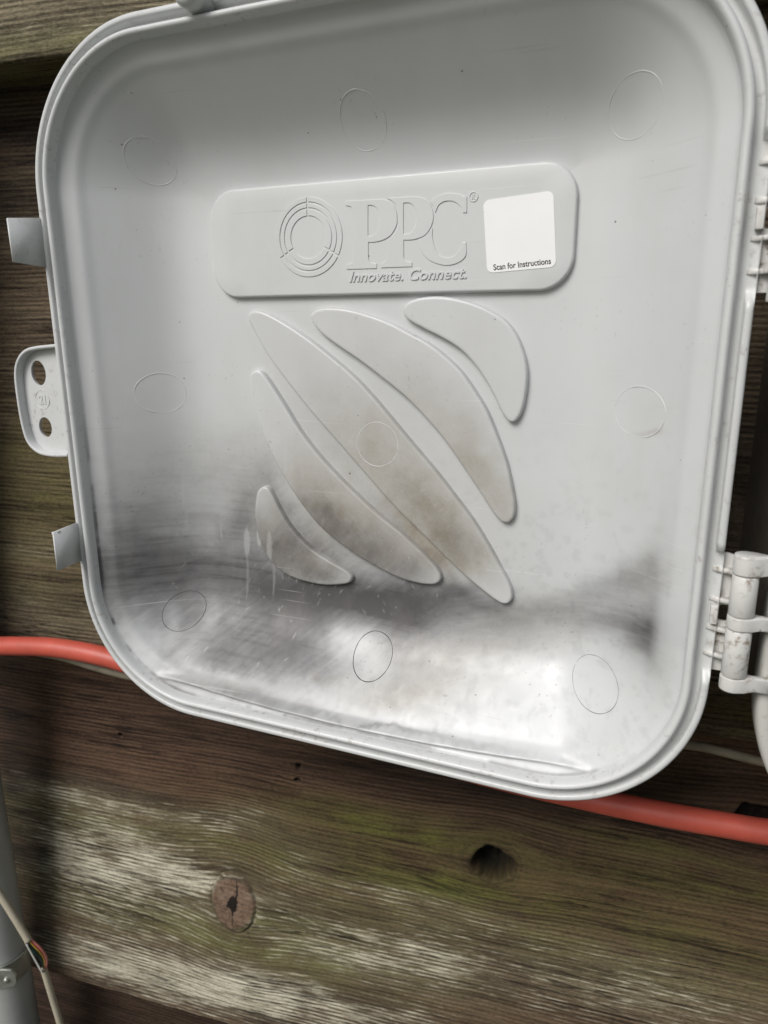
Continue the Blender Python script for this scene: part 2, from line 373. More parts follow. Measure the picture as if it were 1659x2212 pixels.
def stain(X, Y, leaf=False):
    wx = X + .030 * (fbm(X * 30, Y * 30, 3) - .5); wy = Y + .022 * (fbm(X * 30, Y * 30, 9) - .5)
    s = gsum(LSOOT if leaf else SOOT, wx, wy)
    if leaf: s = 1 - (1 - s) ** 2.1
    if not leaf:
        s = s * (1 - gsum(CLEAN, wx, wy))
    g = gsum(LTAN if leaf else TAN, wx, wy)
    # wiped streaks: nearly level on the left, rising to the right elsewhere
    a, b = rot(X, Y, -1); a2, b2 = rot(X, Y, 40); a3, b3 = rot(X, Y, 50)
    ca, cb = a, b + .05 * (a + .8) ** 2
    st1 = fbm(ca * 14, cb * 170, 21, 4); st2 = fbm(a2 * 22, b2 * 150, 31, 4); st3 = fbm(a3 * 30, b3 * 130, 41, 4)
    wl = sstep(-.70, -.80, X) * sstep(-.56, -.48, Y); cl_ = fbm(X * 24, Y * 24, 53, 4)
    a4, b4 = rot(X, Y, 14); st4 = fbm(a4 * 20, b4 * 150, 47, 4); wr = sstep(-.42, -.30, X); st2 = st2 * (1 - wr) + st4 * wr
    strk = wl * (.6 * st1 + .4 * cl_) + (1 - wl) * (.75 * st2 + .25 * cl_) if not leaf else .5 * st3 + .5 * fbm(X * 60, Y * 60, 8)
    cl = fbm(X * 24, Y * 24, 51, 4); fine = vnoise(X * 700, Y * 700, 77)
    s = 1 - (1 - s) ** (.60 + .72 * strk + .45 * (cl - .3) + .12 * (fine - .5))
    s = s + s * .06 * sstep(.54, .70, st1 if not leaf else st3)
    g = g * (.70 + .6 * fbm(X * 40, Y * 40, 61, 4)) * (.9 + .25 * fine)
    w = np.zeros_like(s)
    for c, rx, ry, k, ex, ey in SCR:
        A = np.linalg.inv(np.array([ex * rx / 10, ey * ry / 10]).T)
        dx, dy = X - c[0], Y - c[1]; u = A[0, 0] * dx + A[0, 1] * dy; v = A[1, 0] * dx + A[1, 1] * dy
        q = np.hypot(u + .25 * (vnoise(Y * 200, X * 20, 5) - .5), v)
        w = np.maximum(w, k * .6 * (1 - sstep(.75, 1.05, q)))
    for c, r1, r2, an, k in dashes:
        dx, dy = rot(X - c[0], Y - c[1], an); m_ = (np.abs(dx) < r2 * 1.6) & (np.abs(dy) < r1 * 2)
        if m_.any(): w[m_] = np.maximum(w[m_], k * np.exp(-(dx[m_] / r2) ** 2 * 2 - (dy[m_] / r1) ** 2))
    s = s * (1 - .75 * w); g = g * (1 - .6 * w)
    if not leaf:
        ed = -sd_rr(X - XC, Y - YC, BA, BB, BR)
        s = s * (1 - .68 * sstep(.058, .036, ed) * sstep(.40, .43, X - XC))
        s = s + .50 * np.exp(-((ed - .0095) / .0022) ** 2) * sstep(.47, .40, X - XC) * sstep(.38, .6, fbm(X * 22, Y * 22, 91, 4)) * sstep(.1, -.2, Y - YC)
    if not leaf:
        run = sstep(.62, .78, fbm(X * 90, Y * 5, 131, 2)) * sstep(.5, .62, fbm(X * 9, Y * 9, 133, 2)) * sstep(.15, -.25, Y - YC)
        pass
        s = s + .10 * sstep(.52, .75, fbm(X * 70, Y * 70, 141, 5)) * sstep(.05, -.30, Y - YC) * (1 - s)
    dn_ = sstep(.48, .72, fbm(X * 12, Y * 12, 95, 3)) * (.35 + .65 * sstep(.1, -.3, Y - YC))
    sp = sstep(.915, .97, vnoise(X * 330, Y * 330, 97)) * dn_ + .8 * sstep(.975, .99, vnoise(X * 210, Y * 210, 98)) * dn_
    s = s + sp * .55 * (1 - s)
    return np.clip(s, 0, .93), np.clip(g, 0, .9), np.clip(w * np.clip(s * 1.2 + g, 0, 1) * .30, 0, 1)
def put_stain(me, X, Y, leaf=False):
    s, g, wv = stain(X, Y, leaf)
    c = np.ones((len(X), 4), np.float32); c[:, 0] = s; c[:, 1] = g; c[:, 2] = wv
    at = me.color_attributes.new('stain', 'FLOAT_COLOR', 'POINT'); at.data.foreach_set('color', c.ravel())

# ------------------------------------------------------------------ lid parts
step = .002
xs = np.arange(XC - BA - .004, XC + BA + .004, step); ys = np.arange(YC - BB - .004, YC + BB + .004, step)
GX, GY = np.meshgrid(xs, ys)
ins = sd_rr(GX - XC, GY - YC, BA, BB, BR) < .0015
GZ = -depth(GX, GY)
GZ += .00035 * (fbm(GX * 12, GY * 12, 4) - .5)
P = LL(np.stack([GX, GY, GZ], -1))
me, used = grid_mesh(P, ins)
put_stain(me, GX.ravel()[used], GY.ravel()[used])
link('lid_panel', me, M_pl, lid)

# rim: outer skirt, outer lip, channel, bead, and the back of the shell in one loft
def rr_ring(o, nper=760):
    a, b, r = BA + o, BB + o, max(BR + o, .004)
    segs = [((a - r), (b - r), 0), (-(a - r), (b - r), 90), (-(a - r), -(b - r), 180), ((a - r), -(b - r), 270)]
    pts = []
    k = nper // 8
    for i, (cx_, cy_, st) in enumerate(segs):
        for t in range(k):
            an = math.radians(st + 90 * t / (k - 1)); pts.append((cx_ + r * math.cos(an), cy_ + r * math.sin(an)))
        nx_, ny_, s2 = segs[(i + 1) % 4]
        an = math.radians(st + 90); p0 = np.array([cx_ + r * math.cos(an), cy_ + r * math.sin(an)]); p1 = np.array([nx_ + r * math.cos(an), ny_ + r * math.sin(an)])
        for t in range(1, k + 1): pts.append(tuple(p0 + (p1 - p0) * t / (k + 1)))
    return np.array(pts) + [XC, YC]
CHZ = -.015
prof = [(-.34, -.158), (-.22, -.158), (-.16, -.15), (-.10, -.112), (-.05, -.066), (-.012, -.036), (.0, -.028), (.022, -.026), (.0265, -.024),
        (.0275, -.018), (.0278, -.004), (.0272, -.0012), (.0255, .0004), (.0235, .0010), (.0205, .0010), (.0188, .0002), (.0178, -.0014), (.0172, -.004), (.0166, CHZ + .001), (.0150, CHZ), (.0085, CHZ), (.0070, CHZ + .001),
        (.0064, -.004), (.0058, .002), (.0042, .0055), (.0018, .0074), (-.0008, .0076), (-.0034, .0062), (-.0052, .0034), (-.0062, -.001), (-.0068, -.006), (-.0074, -.012), (-.0085, -.020)]
HY = (YC - .248, YC + .252)                 # hinge centres
rings = []
for o, z in prof:
    r = rr_ring(o); zz = np.full(len(r), z)
    if .0165 < o < .0275:                   # the outer lip stops beside the hinges
        g = np.zeros(len(r))
        for hy in HY: g = np.maximum(g, (r[:, 0] > XC + .4) * sstep(.0925, .0885, np.abs(r[:, 1] - hy)))
        zz = zz * (1 - g) + np.minimum(zz, CHZ) * g
    wob = .0005 * (fbm(r[:, 0] * 25, r[:, 1] * 25, 14, 2) - .5)
    rings.append(LL(np.stack([r[:, 0] + wob, r[:, 1] + wob, zz + wob], -1)))
V = [p for r in rings for p in r]; n = len(rings[0]); Fc = []
for i in range(len(rings) - 1):
    for j in range(n):
        a, b = i * n + j, i * n + (j + 1) % n; Fc.append((a, b, b + n, a + n))
Fc.append(tuple(range(n)))
rim = link('rim', mesh(V, Fc, fix=False), M_rim, lid)
bm = bmesh.new(); bm.from_mesh(rim.data)
# normals: the outer side has to look away from the lid
bmesh.ops.recalc_face_normals(bm, faces=bm.faces); bm.to_mesh(rim.data); bm.free(); rim.data.shade_smooth()

# long shallow stiffening rib highlights are in the panel; mould marks: thin seams draped on the surface
CIRC = [(-.4, .41, .036, M_seamlt), (0, .435, .037, M_seamlt), (.4, .41, .036, M_seamlt), (-.42, .01, .037, M_seamlt), (.438, .01, .036, M_seamlt),
        (-.4, -.425, .036, M_seam), (.012, -.452, .037, M_seam), (.405, -.425, .038, M_seammid)]
def ring_line(cx_, cy_, r, zf, w=.0008, arc=(0, 360), hgt=.0004, seed=0):
    an = np.radians(np.linspace(arc[0], arc[1], 120)); rings = []
    for k, (o, z) in enumerate(((-w, -.0003), (-w * .4, hgt), (w * .4, hgt), (w, -.0003))):
        jig = .0006 * (fbm(np.cos(an) * 4 + 9, np.sin(an) * 4 + 3, seed, 3) - .5)
        x = cx_ + (r + o + jig) * np.cos(an); y = cy_ + (r + o + jig) * np.sin(an)
        vary = .15 + 1.1 * sstep(.25, .75, fbm(np.cos(an) * 2 + 4, np.sin(an) * 2 + 9, seed + 50, 3))
        rings.append(LL(np.stack([x, y, zf(x, y) + (z if z < 0 else z * vary)], -1)))
    V = [p for rr in rings for p in rr]; n = len(an); Fc = [(i * n + j, i * n + j + 1, (i + 1) * n + j + 1, (i + 1) * n + j) for i in range(3) for j in range(n - 1)]
    return mesh(V, Fc)
for i, (x, y, r, mt) in enumerate(CIRC):
    link('mould_mark', ring_line(XC + x, YC + y, r, lambda a, b: -depth(a, b), w=.0006 if mt is M_seammid else .0009, hgt=(.0005 if y > .3 else .0008) if mt is M_seamlt else .0004, seed=i + 3), M_rim if mt is M_seamlt else mt, lid)

# raised leaves
def K1(x, y): return (483.9 + .41667 * x, 622.1 + .41667 * y)
LEAVES = [
 [(928,115),(940,85),(990,58),(1080,45),(1180,52),(1290,80),(1390,125),(1460,175),(1510,240),(1545,320),(1565,400),(1568,480),(1555,580),(1535,650),(1510,688),(1488,695),(1465,680),(1435,635),(1400,560),(1350,470),(1290,385),(1220,315),(1130,258),(1040,213),(970,175),(935,145)],
 [(450,155),(457,128),(490,110),(550,103),(640,112),(740,138),(850,178),(960,235),(1060,290),(1150,360),(1230,440),(1300,540),(1360,640),(1410,760),(1460,900),(1490,1030),(1505,1120),(1500,1180),(1480,1212),(1458,1218),(1430,1205),(1390,1160),(1330,1065),(1250,945),(1150,800),(1060,690),(950,575),(830,475),(700,375),(590,300),(510,240),(465,190)],
 [(123,155),(135,125),(170,118),(230,138),(330,195),(440,270),(560,365),(680,470),(790,590),(890,710),(990,830),(1100,960),(1200,1090),(1290,1210),(1370,1340),(1430,1450),(1478,1540),(1490,1598),(1477,1630),(1450,1638),(1410,1620),(1330,1560),(1230,1475),(1130,1380),(1000,1250),(860,1110),(720,950),(590,800),(450,640),(330,490),(220,340),(150,215)],
 [(135,470),(142,440),(168,428),(195,440),(240,500),(310,610),(390,740),(480,860),(580,970),(690,1080),(800,1180),(900,1260),(1000,1350),(1080,1430),(1115,1480),(1120,1510),(1105,1530),(1070,1538),(1000,1530),(900,1500),(760,1430),(620,1340),(500,1240),(400,1120),(310,980),(240,850),(180,700),(145,560)],
 [(165,1090),(177,1050),(205,1032),(230,1045),(255,1090),(290,1160),(340,1240),(400,1310),(470,1370),(550,1420),(620,1460),(655,1490),(660,1510),(642,1530),(600,1538),(520,1540),(430,1525),(340,1495),(265,1445),(210,1370),(175,1280),(160,1180)]]
LT = .0120                                   # how far the leaves stand proud
def offs(P, o):
    T = np.roll(P, -1, 0) - np.roll(P, 1, 0); T /= np.linalg.norm(T, axis=1)[:, None]; Nn = np.stack([T[:, 1], -T[:, 0]], -1)
    return P + Nn * o
def area(P): x, y = P[:, 0], P[:, 1]; return .5 * np.sum(x * np.roll(y, -1) - y * np.roll(x, -1))
def raised(P, top, zbase, g=.004, e=.0, fill=True):
    """P: ccw outline of the top face; stepped rounded edge down to zbase; returns X, Y, Z, faces"""
    if area(P) < 0: P = P[::-1]
    steps = [(.0016, zbase - .002), (.0012, zbase + .0004), (.0009, zbase + (top - zbase) * .35), (.0004, zbase + (top - zbase) * .68), (-.0004, zbase + (top - zbase) * .86), (-.0016, zbase + (top - zbase) * .96), (-.0036, top)]
    R_ = [offs(P, o) for o, z in steps]; n = len(P); V = []; Fc = []
    for (o, z), r in zip(steps, R_): V += [(x, y, z) for x, y in r]
    for i in range(len(steps) - 1):
        for j in range(n): a, b = i * n + j, i * n + (j + 1) % n; Fc.append((a, b, b + n, a + n))
    Q = R_[-1]; mn, mx = Q.min(0), Q.max(0)
    gx, gy = np.meshgrid(np.arange(mn[0], mx[0], g), np.arange(mn[1], mx[1], g)); pts = np.stack([gx.ravel(), gy.ravel()], -1)
    A, B = Q, np.roll(Q, -1, 0); inside = np.zeros(len(pts), bool); dmin = np.full(len(pts), 9.)
    for p, q in zip(A, B):
        c = ((p[1] > pts[:, 1]) != (q[1] > pts[:, 1]))
        with np.errstate(divide='ignore', invalid='ignore'):
            xi = (q[0] - p[0]) * (pts[:, 1] - p[1]) / (q[1] - p[1]) + p[0]
        inside ^= c & (pts[:, 0] < xi); dmin = np.minimum(dmin, np.hypot(pts[:, 0] - p[0], pts[:, 1] - p[1]))
    pts = pts[inside & (dmin > g * .6)]
    allp = [Vector((x, y)) for x, y in np.vstack([Q, pts])]
    vo, _, fo, ov, _, _ = delaunay_2d_cdt(allp, [], [list(range(n))], 1, 1e-7)
    base = (len(steps) - 1) * n; mp = {}
    for k, src in enumerate(ov):
        if src and src[0] < n: mp[k] = base + src[0]
        else: mp[k] = len(V); V.append((vo[k][0], vo[k][1], top))
    for f in fo: Fc.append(tuple(mp[k] for k in f))
    return np.array(V), Fc
for i, lf in enumerate(LEAVES):
    P_ = np.array([L(*K1(x, y), FLOOR - LT) for x, y in lf]); P_ = catmull(P_, 8)
    V, Fc = raised(P_, -FLOOR + LT, -FLOOR, g=.0026)
    me = mesh(LL(V), Fc, fix=True); put_stain(me, V[:, 0], V[:, 1], True)
    lab = ['small clean leaf shape at the upper right of the raised pattern', None, 'longest leaf shape, with a round mould mark at its middle', 'leaf shape browned along its lower half', 'small sooty leaf shape at the lower left'][i]
    link('raised_leaf', me, M_pl, lid, lab)
c0 = L(815, 960, FLOOR - LT)
link('mould_mark', ring_line(c0[0], c0[1], .0385, lambda a, b: a * 0 - FLOOR + LT, w=.0008, hgt=.0006, seed=30), M_rim, lid)

# nameplate
def rrect(x0, y0, x1, y1, r, k=14):
    out = []
    for cx_, cy_, st in ((x1 - r, y1 - r, 0), (x0 + r, y1 - r, 90), (x0 + r, y0 + r, 180), (x1 - r, y0 + r, 270)):
        for t in range(k): a = math.radians(st + 90 * t / (k - 1)); out.append((cx_ + r * math.cos(a), cy_ + r * math.sin(a)))
    return np.array(out)
NT = .0115; dN = FLOOR - NT
pl, pr = L(455, 500, dN)[0], L(1243, 480, dN)[0]
pt, pb = L(860, 377, dN)[1], L(860, 634, dN)[1]
plate_o = rrect(pl, pb, pr, pt, .05)
V, Fc = raised(plate_o, -dN, -FLOOR, g=.03)
plate = link('nameplate', mesh(LL(V), Fc, fix=True), M_face, lid)
def K2(x, y): return (570.3 + .29168 * x, 414.8 + .29168 * y)
def on_plate(P): return np.array([L(*K2(x, y), dN - .002) for x, y in P])
def emb(loops, h=.0012, bev=.0005):
    """raised flat shape on the nameplate, lid units"""
    me = curve_mesh(loops, h / 2, bev, 2)
    return move(me, lambda c: LL(np.stack([c[:, 0], c[:, 1], c[:, 2] - dN + h / 2 - .0003], -1)))
P1 = [(605,68),(870,55),(920,68),(955,100),(975,140),(982,190),(978,240),(955,290),(920,330),(870,355),(810,368),(768,368),(768,480),(775,510),(790,525),(830,532),(830,563),(612,570),(612,540),(645,530),(658,510),(660,470),(658,150),(652,120),(640,105),(605,98)]
P1h = [(765,95),(800,95),(830,112),(850,150),(858,200),(853,260),(835,303),(803,325),(765,330)]
P2 = [(918,47),(1110,35),(1170,45),(1215,75),(1240,120),(1250,170),(1245,220),(1225,270),(1190,315),(1140,340),(1080,352),(1030,352),(1030,480),(1040,505),(1060,515),(1092,522),(1092,550),(866,558),(866,530),(900,515),(912,490),(917,450),(920,352),(960,318),(985,280),(998,230),(999,180),(992,135),(975,92),(945,62)]
P2h = [(1028,78),(1070,76),(1100,92),(1122,130),(1130,180),(1125,235),(1107,282),(1077,308),(1028,315)]
C1 = [(1234,72),(1270,40),(1330,15),(1395,10),(1450,20),(1478,34),(1498,30),(1498,150),(1475,150),(1460,110),(1430,80),(1380,62),(1330,68),(1290,95),(1267,145),(1258,108)]
C2 = [(1243,272),(1190,330),(1138,358),(1150,400),(1180,460),(1230,505),(1290,530),(1350,540),(1410,530),(1460,505),(1492,465),(1492,375),(1468,375),(1455,420),(1420,465),(1370,488),(1320,482),(1280,450),(1255,390),(1243,330)]
def sm(P, closed=True):
    """round the gentle vertices, keep the sharp ones"""
    P = np.array(P, float); n = len(P); out = []
    T = [(P[(i + 1) % n] - P[i - 1]) for i in range(n)]
    sharp = []
    for i in range(n):
        a = P[i] - P[i - 1]; b = P[(i + 1) % n] - P[i]; ang = abs(math.degrees(math.atan2(a[0] * b[1] - a[1] * b[0], a @ b))); sharp.append(ang > 42)
    for i in range(n):
        j = (i + 1) % n; p, q = P[i], P[j]; Ln = np.linalg.norm(q - p)
        t0 = (q - p) if sharp[i] else T[i] / np.linalg.norm(T[i]) * Ln
        t1 = (q - p) if sharp[j] else T[j] / np.linalg.norm(T[j]) * Ln
        if Ln > 90: t0 = t1 = q - p
        for t in np.arange(5) / 5:
            out.append((2*t**3-3*t**2+1)*p + (t**3-2*t**2+t)*t0 + (-2*t**3+3*t**2)*q + (t**3-t**2)*t1)
    return out
link('letter', emb([on_plate(sm(P1)), on_plate(sm(P1h))]), M_face, plate)
link('letter', emb([on_plate(sm(P2)), on_plate(sm(P2h))]), M_face, plate)
link('letter', emb([on_plate(sm(C1)), on_plate(sm(C2))]), M_face, plate)
# ring emblem: three concentric rings, each cut in three
rc = on_plate([(326, 335)])[0]; Rv = (on_plate([(326, 38)])[0][1] - on_plate([(326, 632)])[0][1]) / 2
for ro, ri in ((1.0, .875), (.835, .735), (.69, .535)):
    for k in range(3):
        g = .034 / ((ro + ri) / 2)
        a0, a1 = math.radians(90 + 120 * k) + g, math.radians(210 + 120 * k) - g
        th = np.linspace(a0, a1, 40)
        lp = [(rc[0] + (ro - .009) * Rv * math.cos(a), rc[1] + (ro - .009) * Rv * math.sin(a)) for a in th] + [(rc[0] + (ri + .009) * Rv * math.cos(a), rc[1] + (ri + .009) * Rv * math.sin(a)) for a in th[::-1]]
        link('emblem_arc', emb([lp]), M_face, plate)
def fit_text(me, p_bl, p_br, p_tl, z, parent, name, mat):
    """map the text's bounding box onto three lid-plane points"""
    co = np.array([v.co[:] for v in me.vertices]); x0, x1, y0, y1 = co[:, 0].min(), co[:, 0].max(), co[:, 1].min(), co[:, 1].max(); zm = co[:, 2]
    p_bl, p_br, p_tl = map(np.array, (p_bl, p_br, p_tl))
    def f(c):
        u = (c[:, 0] - x0) / (x1 - x0); v = (c[:, 1] - y0) / (y1 - y0)
        q = p_bl + u[:, None] * (p_br - p_bl) + v[:, None] * (p_tl - p_bl)
        return LL(np.stack([q[:, 0], q[:, 1], z + c[:, 2]], -1))
    move(me, f); return link(name, me, mat, parent)
tx = text_mesh('Innovate. Connect.', .06, .0007, .0006, .28, .0003)
a = on_plate([(630, 668), (1497, 640), (650, 587)]); a[2][0] = a[0][0]
fit_text(tx, a[0], a[1], a[2], -dN + .0008, plate, 'tagline', M_face)
rg = on_plate([(1549, 33)])[0]
th = np.linspace(0, 2 * math.pi, 40, endpoint=False)
regm = emb([[(rg[0] + .0072 * math.cos(t), rg[1] + .0072 * math.sin(t)) for t in th], [(rg[0] + .0060 * math.cos(t), rg[1] + .0060 * math.sin(t)) for t in th]], .001, .0003)
rm = text_mesh('R', .014, .0004, .0004, 0, .0002)
fit_text(rm, (rg[0] - .0026, rg[1] - .0036), (rg[0] + .0030, rg[1] - .0036), (rg[0] - .0026, rg[1] + .0036), -dN + .0004, plate, 'registered_letter', M_face)
link('registered_ring', regm, M_face, plate)
# sticker
sc4 = [L(x, y, dN - .002) for x, y in ((1043, 433), (1195, 411), (1201, 576), (1052, 590))]
tl_, tr_, br_, bl_ = sc4
unit = rrect(0, 0, 1, 1, .09)
def bil(u, v): return (1 - u) * (1 - v) * bl_ + u * (1 - v) * br_ + u * v * tr_ + (1 - u) * v * tl_
me = curve_mesh([[bil(u, v) for u, v in unit]], .0003, 0)
move(me, lambda c: LL(np.stack([c[:, 0], c[:, 1], c[:, 2] - dN + .0004], -1)))
stk = link('sticker', me, M_stick, lid, 'white rounded square sticker on the nameplate')
tm = text_mesh('Scan for Instructions', .05, .00008, .0007)
b0, b1 = L(1066, 584, dN - .002), L(1190, 570, dN - .002); b2 = L(1065, 571, dN - .002)
fit_text(tm, b0, b1, b2, -dN + .0009, stk, 'sticker_text', M_ink)

# latch tabs: thin plates standing off the left rim towards the viewer
def plate_tab(p0, p1, q0, q1, z0, z1, th=.005):
    """p: at the rim (top, bottom), q: at the tip"""
    V = []
    for (x, y, z) in ((p0[0], p0[1], z0), (p1[0], p1[1], z0), (q1[0], q1[1], z1), (q0[0], q0[1], z1)):
        V.append((x, y, z)); 
    for (x, y, z) in list(V): V.append((x + th, y, z))
    me = mesh(LL(V), [(0, 1, 2, 3), (7, 6, 5, 4), (0, 4, 5, 1), (1, 5, 6, 2), (2, 6, 7, 3), (3, 7, 4, 0)], smooth=False, fix=True)
    bm = bmesh.new(); bm.from_mesh(me); bmesh.ops.bevel(bm, geom=bm.edges[:], offset=.0009 * H, segments=2, affect='EDGES'); bm.to_mesh(me); bm.free(); me.shade_smooth()
    return me
XO = XC - BA - .0275
def tabpt(x, y, z): return L(x, y, -z)
z3 = .062
t = plate_tab((XO + .001, L(170, 1129)[1]), (XO + .001, L(183, 1212)[1]), tabpt(112, 1150, z3), tabpt(122, 1232, z3), -.006, z3)
link('latch_tab', t, M_rim, lid, 'lower latch tab, square ended')
hook = lathe_rect_box(0, 0, 0, .007 * H, .005 * H, .016 * H, .001 * H)
hp = LL([tabpt(113, 1152, z3)[0], tabpt(113, 1152, z3)[1] - .001, z3 - .009]); move(hook, lambda c: c + hp)
link('latch_catch', hook, M_rim, lid)
z1 = .062
t = plate_tab((XO + .001, L(82, 470)[1]), (XO + .001, L(92, 578)[1]), tabpt(12.5, 471, z1), tabpt(26, 566, z1), -.006, z1)
link('latch_tab', t, M_rim, lid, 'upper latch tab with a chipped lower corner')

# hasp: plate with two slots inside a raised border
HZ = -.016
def E_(x, y, z=HZ): return L(x, y, -z)
out_px = [(122, 743), (75, 748), (50, 757), (34, 780), (30, 815), (38, 880), (48, 930), (60, 960), (82, 980), (112, 987), (146, 987)]
eo = catmull(np.array([E_(x, y, .0) for x, y in out_px]), 8, closed=False)
def oval(c, rx, ry, k=28): return [(c[0] + rx * math.cos(a), c[1] + ry * math.sin(a)) for a in np.linspace(0, 2 * math.pi, k, endpoint=False)]
h1, h2, h3 = E_(83, 806), E_(98, 923), E_(92, 863)
base_lp = [tuple(p) for p in eo]
me = curve_mesh([base_lp, oval(h1, .0185, .0235), oval(h2, .0165, .0195)], .0025, .0005)
move(me, lambda c: LL(np.stack([c[:, 0], c[:, 1], c[:, 2] + HZ - .003], -1)))
hasp = link('hasp_plate', me, M_rim, lid, 'padlock hasp with two oval holes inside a raised border')
# border wall along the outline
T = np.gradient(eo, axis=0); T /= np.linalg.norm(T, axis=1)[:, None]; Nn = np.stack([-T[:, 1], T[:, 0]], -1)
cen = eo.mean(0); sg = np.sign(((cen - eo) * Nn).sum(1).mean())
rings = []
for o, z in ((0, HZ - .006), (0, -.001), (.0012, .0004), (.0048, .0004), (.006, -.001), (.0068, HZ)):
    q = eo + Nn * sg * o; rings.append(LL(np.stack([q[:, 0], q[:, 1], np.full(len(q), z)], -1)))
V = [p for r in rings for p in r]; n = len(eo); Fc = [(i * n + j, i * n + j + 1, (i + 1) * n + j + 1, (i + 1) * n + j) for i in range(5) for j in range(n - 1)]
link('hasp_border', mesh(V, Fc, fix=True), M_rim, hasp)
zt = HZ + .0002
link('cavity_ring', ring_line(h3[0], h3[1], .0175, lambda a, b: a * 0 + zt, w=.0006, hgt=.0008), M_rim, hasp)
tm = text_mesh('21', .02, .0004, .0003, 0, .0001)
fit_text(tm, (h3[0] - .008, h3[1] - .009), (h3[0] + .008, h3[1] - .009), (h3[0] - .008, h3[1] + .009), zt + .0002, hasp, 'cavity_number', M_rim)

# peg on the top rim
pg = L(425, 5)
rings = []
for r, z in ((.001, .034), (.012, .0335), (.018, .030), (.021, .022), (.022, .0), (.023, -.012)):
    rings.append(LL([(pg[0] + .002 + r * 1.15 * math.cos(a), pg[1] + .006 + r * math.sin(a), z) for a in np.linspace(0, 2 * math.pi, 28, endpoint=False)]))
link('rim_peg', loft(rings, cap=True), M_rim, lid, 'short rounded peg on the top rim')

# hinge leaves and knuckles of the lid
AX, AZ, AR = .0905, .010, .0160
ang = np.linspace(0, 2 * math.pi, 32, endpoint=False)
def knuckle(y0, y1, r=AR, b=.0012):
    rings = []
    for rr, y in ((r - b * 3, y0), (r - b * .8, y0), (r, y0 + b), (r, y1 - b), (r - b * .8, y1), (r - b * 3, y1)):
        rings.append(LL([(AX + rr * math.cos(a), y, AZ + rr * math.sin(a)) for a in ang]))
    return loft(rings, cap=True)
FX = XC + BA + .0278
for hy, dirn in ((HY[0], 0), (HY[1], 1)):
    outline = [(FX - .010, hy - .084), (FX + .012, hy - .084), (FX + .016, hy - .081), (AX - .004, hy - .078), (AX - .004, hy + .078), (FX + .012, hy + .082), (FX + .006, hy + .084), (FX - .010, hy + .084)]
    slot = rrect(FX + .001, hy - .0125, AX - .007, hy + .0125, .004, 5)
    me = curve_mesh([outline, slot], .0028, .0006); move(me, lambda c: LL(np.stack([c[:, 0], c[:, 1], c[:, 2] + CHZ - .0035], -1)))
    hl = link('hinge_leaf', me, M_dirty, lid, 'upper hinge leaf, dirty and out of focus' if dirn else 'lower hinge leaf, speckled with dirt')
    bx = lathe_rect_box(*LL([FX - .0045, hy, CHZ + .006]), .009 * H, .026 * H, .014 * H, .001 * H)
    link('stop_block', bx, M_dirty, hl)
    for dy in (-.060, -.022, .020, .062):
        x0, x1 = FX - .012, AX - AR + .004; y = hy + dy
        rings = []
        for x, hgt in ((x0, .0005), (x0 + .006, .004), (x1, .014)):
            q = [(x, y - .0034 - .003 * (x1 - x) / .03 * 0, CHZ - .002), (x, y - .0034, CHZ + hgt * .8), (x, y - .0022, CHZ + hgt), (x, y + .0022, CHZ + hgt), (x, y + .0034, CHZ + hgt * .8), (x, y + .0034, CHZ - .002)]
            rings.append(LL(q))
        link('gusset', loft(rings, cap=True), M_dirty, hl)
    link('hinge_knuckle', knuckle(hy + .0105, hy + .0655), M_dirty, lid)
    link('hinge_knuckle', knuckle(hy - .0755, hy - .0095), M_dirty, lid)
    link('hinge_pin', knuckle(hy - .09, hy + .085, .0075), M_dirty, lid)

# ------------------------------------------------------------------ box body (to the right, mostly outside the frame)
bx0 = to_world(.138, YC - .6, 0.0)
box = empty('enclosure_box', loc=tuple(bx0))
tag(box, 'grimy grey plastic enclosure body at the right edge with hinge arms holding the lid', 'utility box')
def local(P): return np.array(P, float) - bx0
D0 = bx0[1]                                   # front of the box in Y
BWD, BHT, BRr = .25, 1.19 * H, .24 * H
def box_ring(o, y, k=40):
    r = rrect(bx0[0] - o, bx0[2] + .02 - .02 - o, bx0[0] + BWD + o, bx0[2] + BHT + o, BRr + o, k)
    return [(px - bx0[0], y - bx0[1], pz - bx0[2]) for px, pz in r]
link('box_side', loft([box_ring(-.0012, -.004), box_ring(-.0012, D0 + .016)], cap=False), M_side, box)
prof2 = [(-.0016, D0 + .016), (.0012, D0 + .013), (.0025, D0 + .011), (.003, D0 + .004), (.0028, D0 + .001), (.0018, D0), (-.001, D0), (-.002, D0 + .001), (-.0024, D0 + .004), (-.004, D0 + .006), (-.004, D0 + .03)]
link('front_frame', loft([box_ring(o, y) for o, y in prof2]), M_box, box)
for hy in HY:
    for y0, y1 in ((hy + .067, hy + .093), (hy - .0085, hy + .0095), (hy - .096, hy - .0765)):
        # collar round the pin, with its arm running to the box
        arm = [(AX + (AR + .0004) * math.cos(a), AZ + (AR + .0004) * math.sin(a)) for a in np.radians(np.linspace(85, 280, 26))]
        arm += [(AX + .012, AZ - .014), (AX + .024, AZ - .008), (AX + .058, AZ - .012), (AX + .058, AZ + .001), (AX + .026, AZ + .002), (AX + .014, AZ + .012)]
        arm = np.array(arm); rings = []
        ctr = arm.mean(0)
        for b, y in ((.93, y0), (.985, y0 + .0006), (1, y0 + .0018), (1, y1 - .0018), (.985, y1 - .0006), (.93, y1)):
            q = ctr + (arm - ctr) * b
            rings.append([tuple(local(to_world(x, y, z))) for x, z in q])
        link('hinge_arm', loft(rings, cap=True), M_dirty, box)

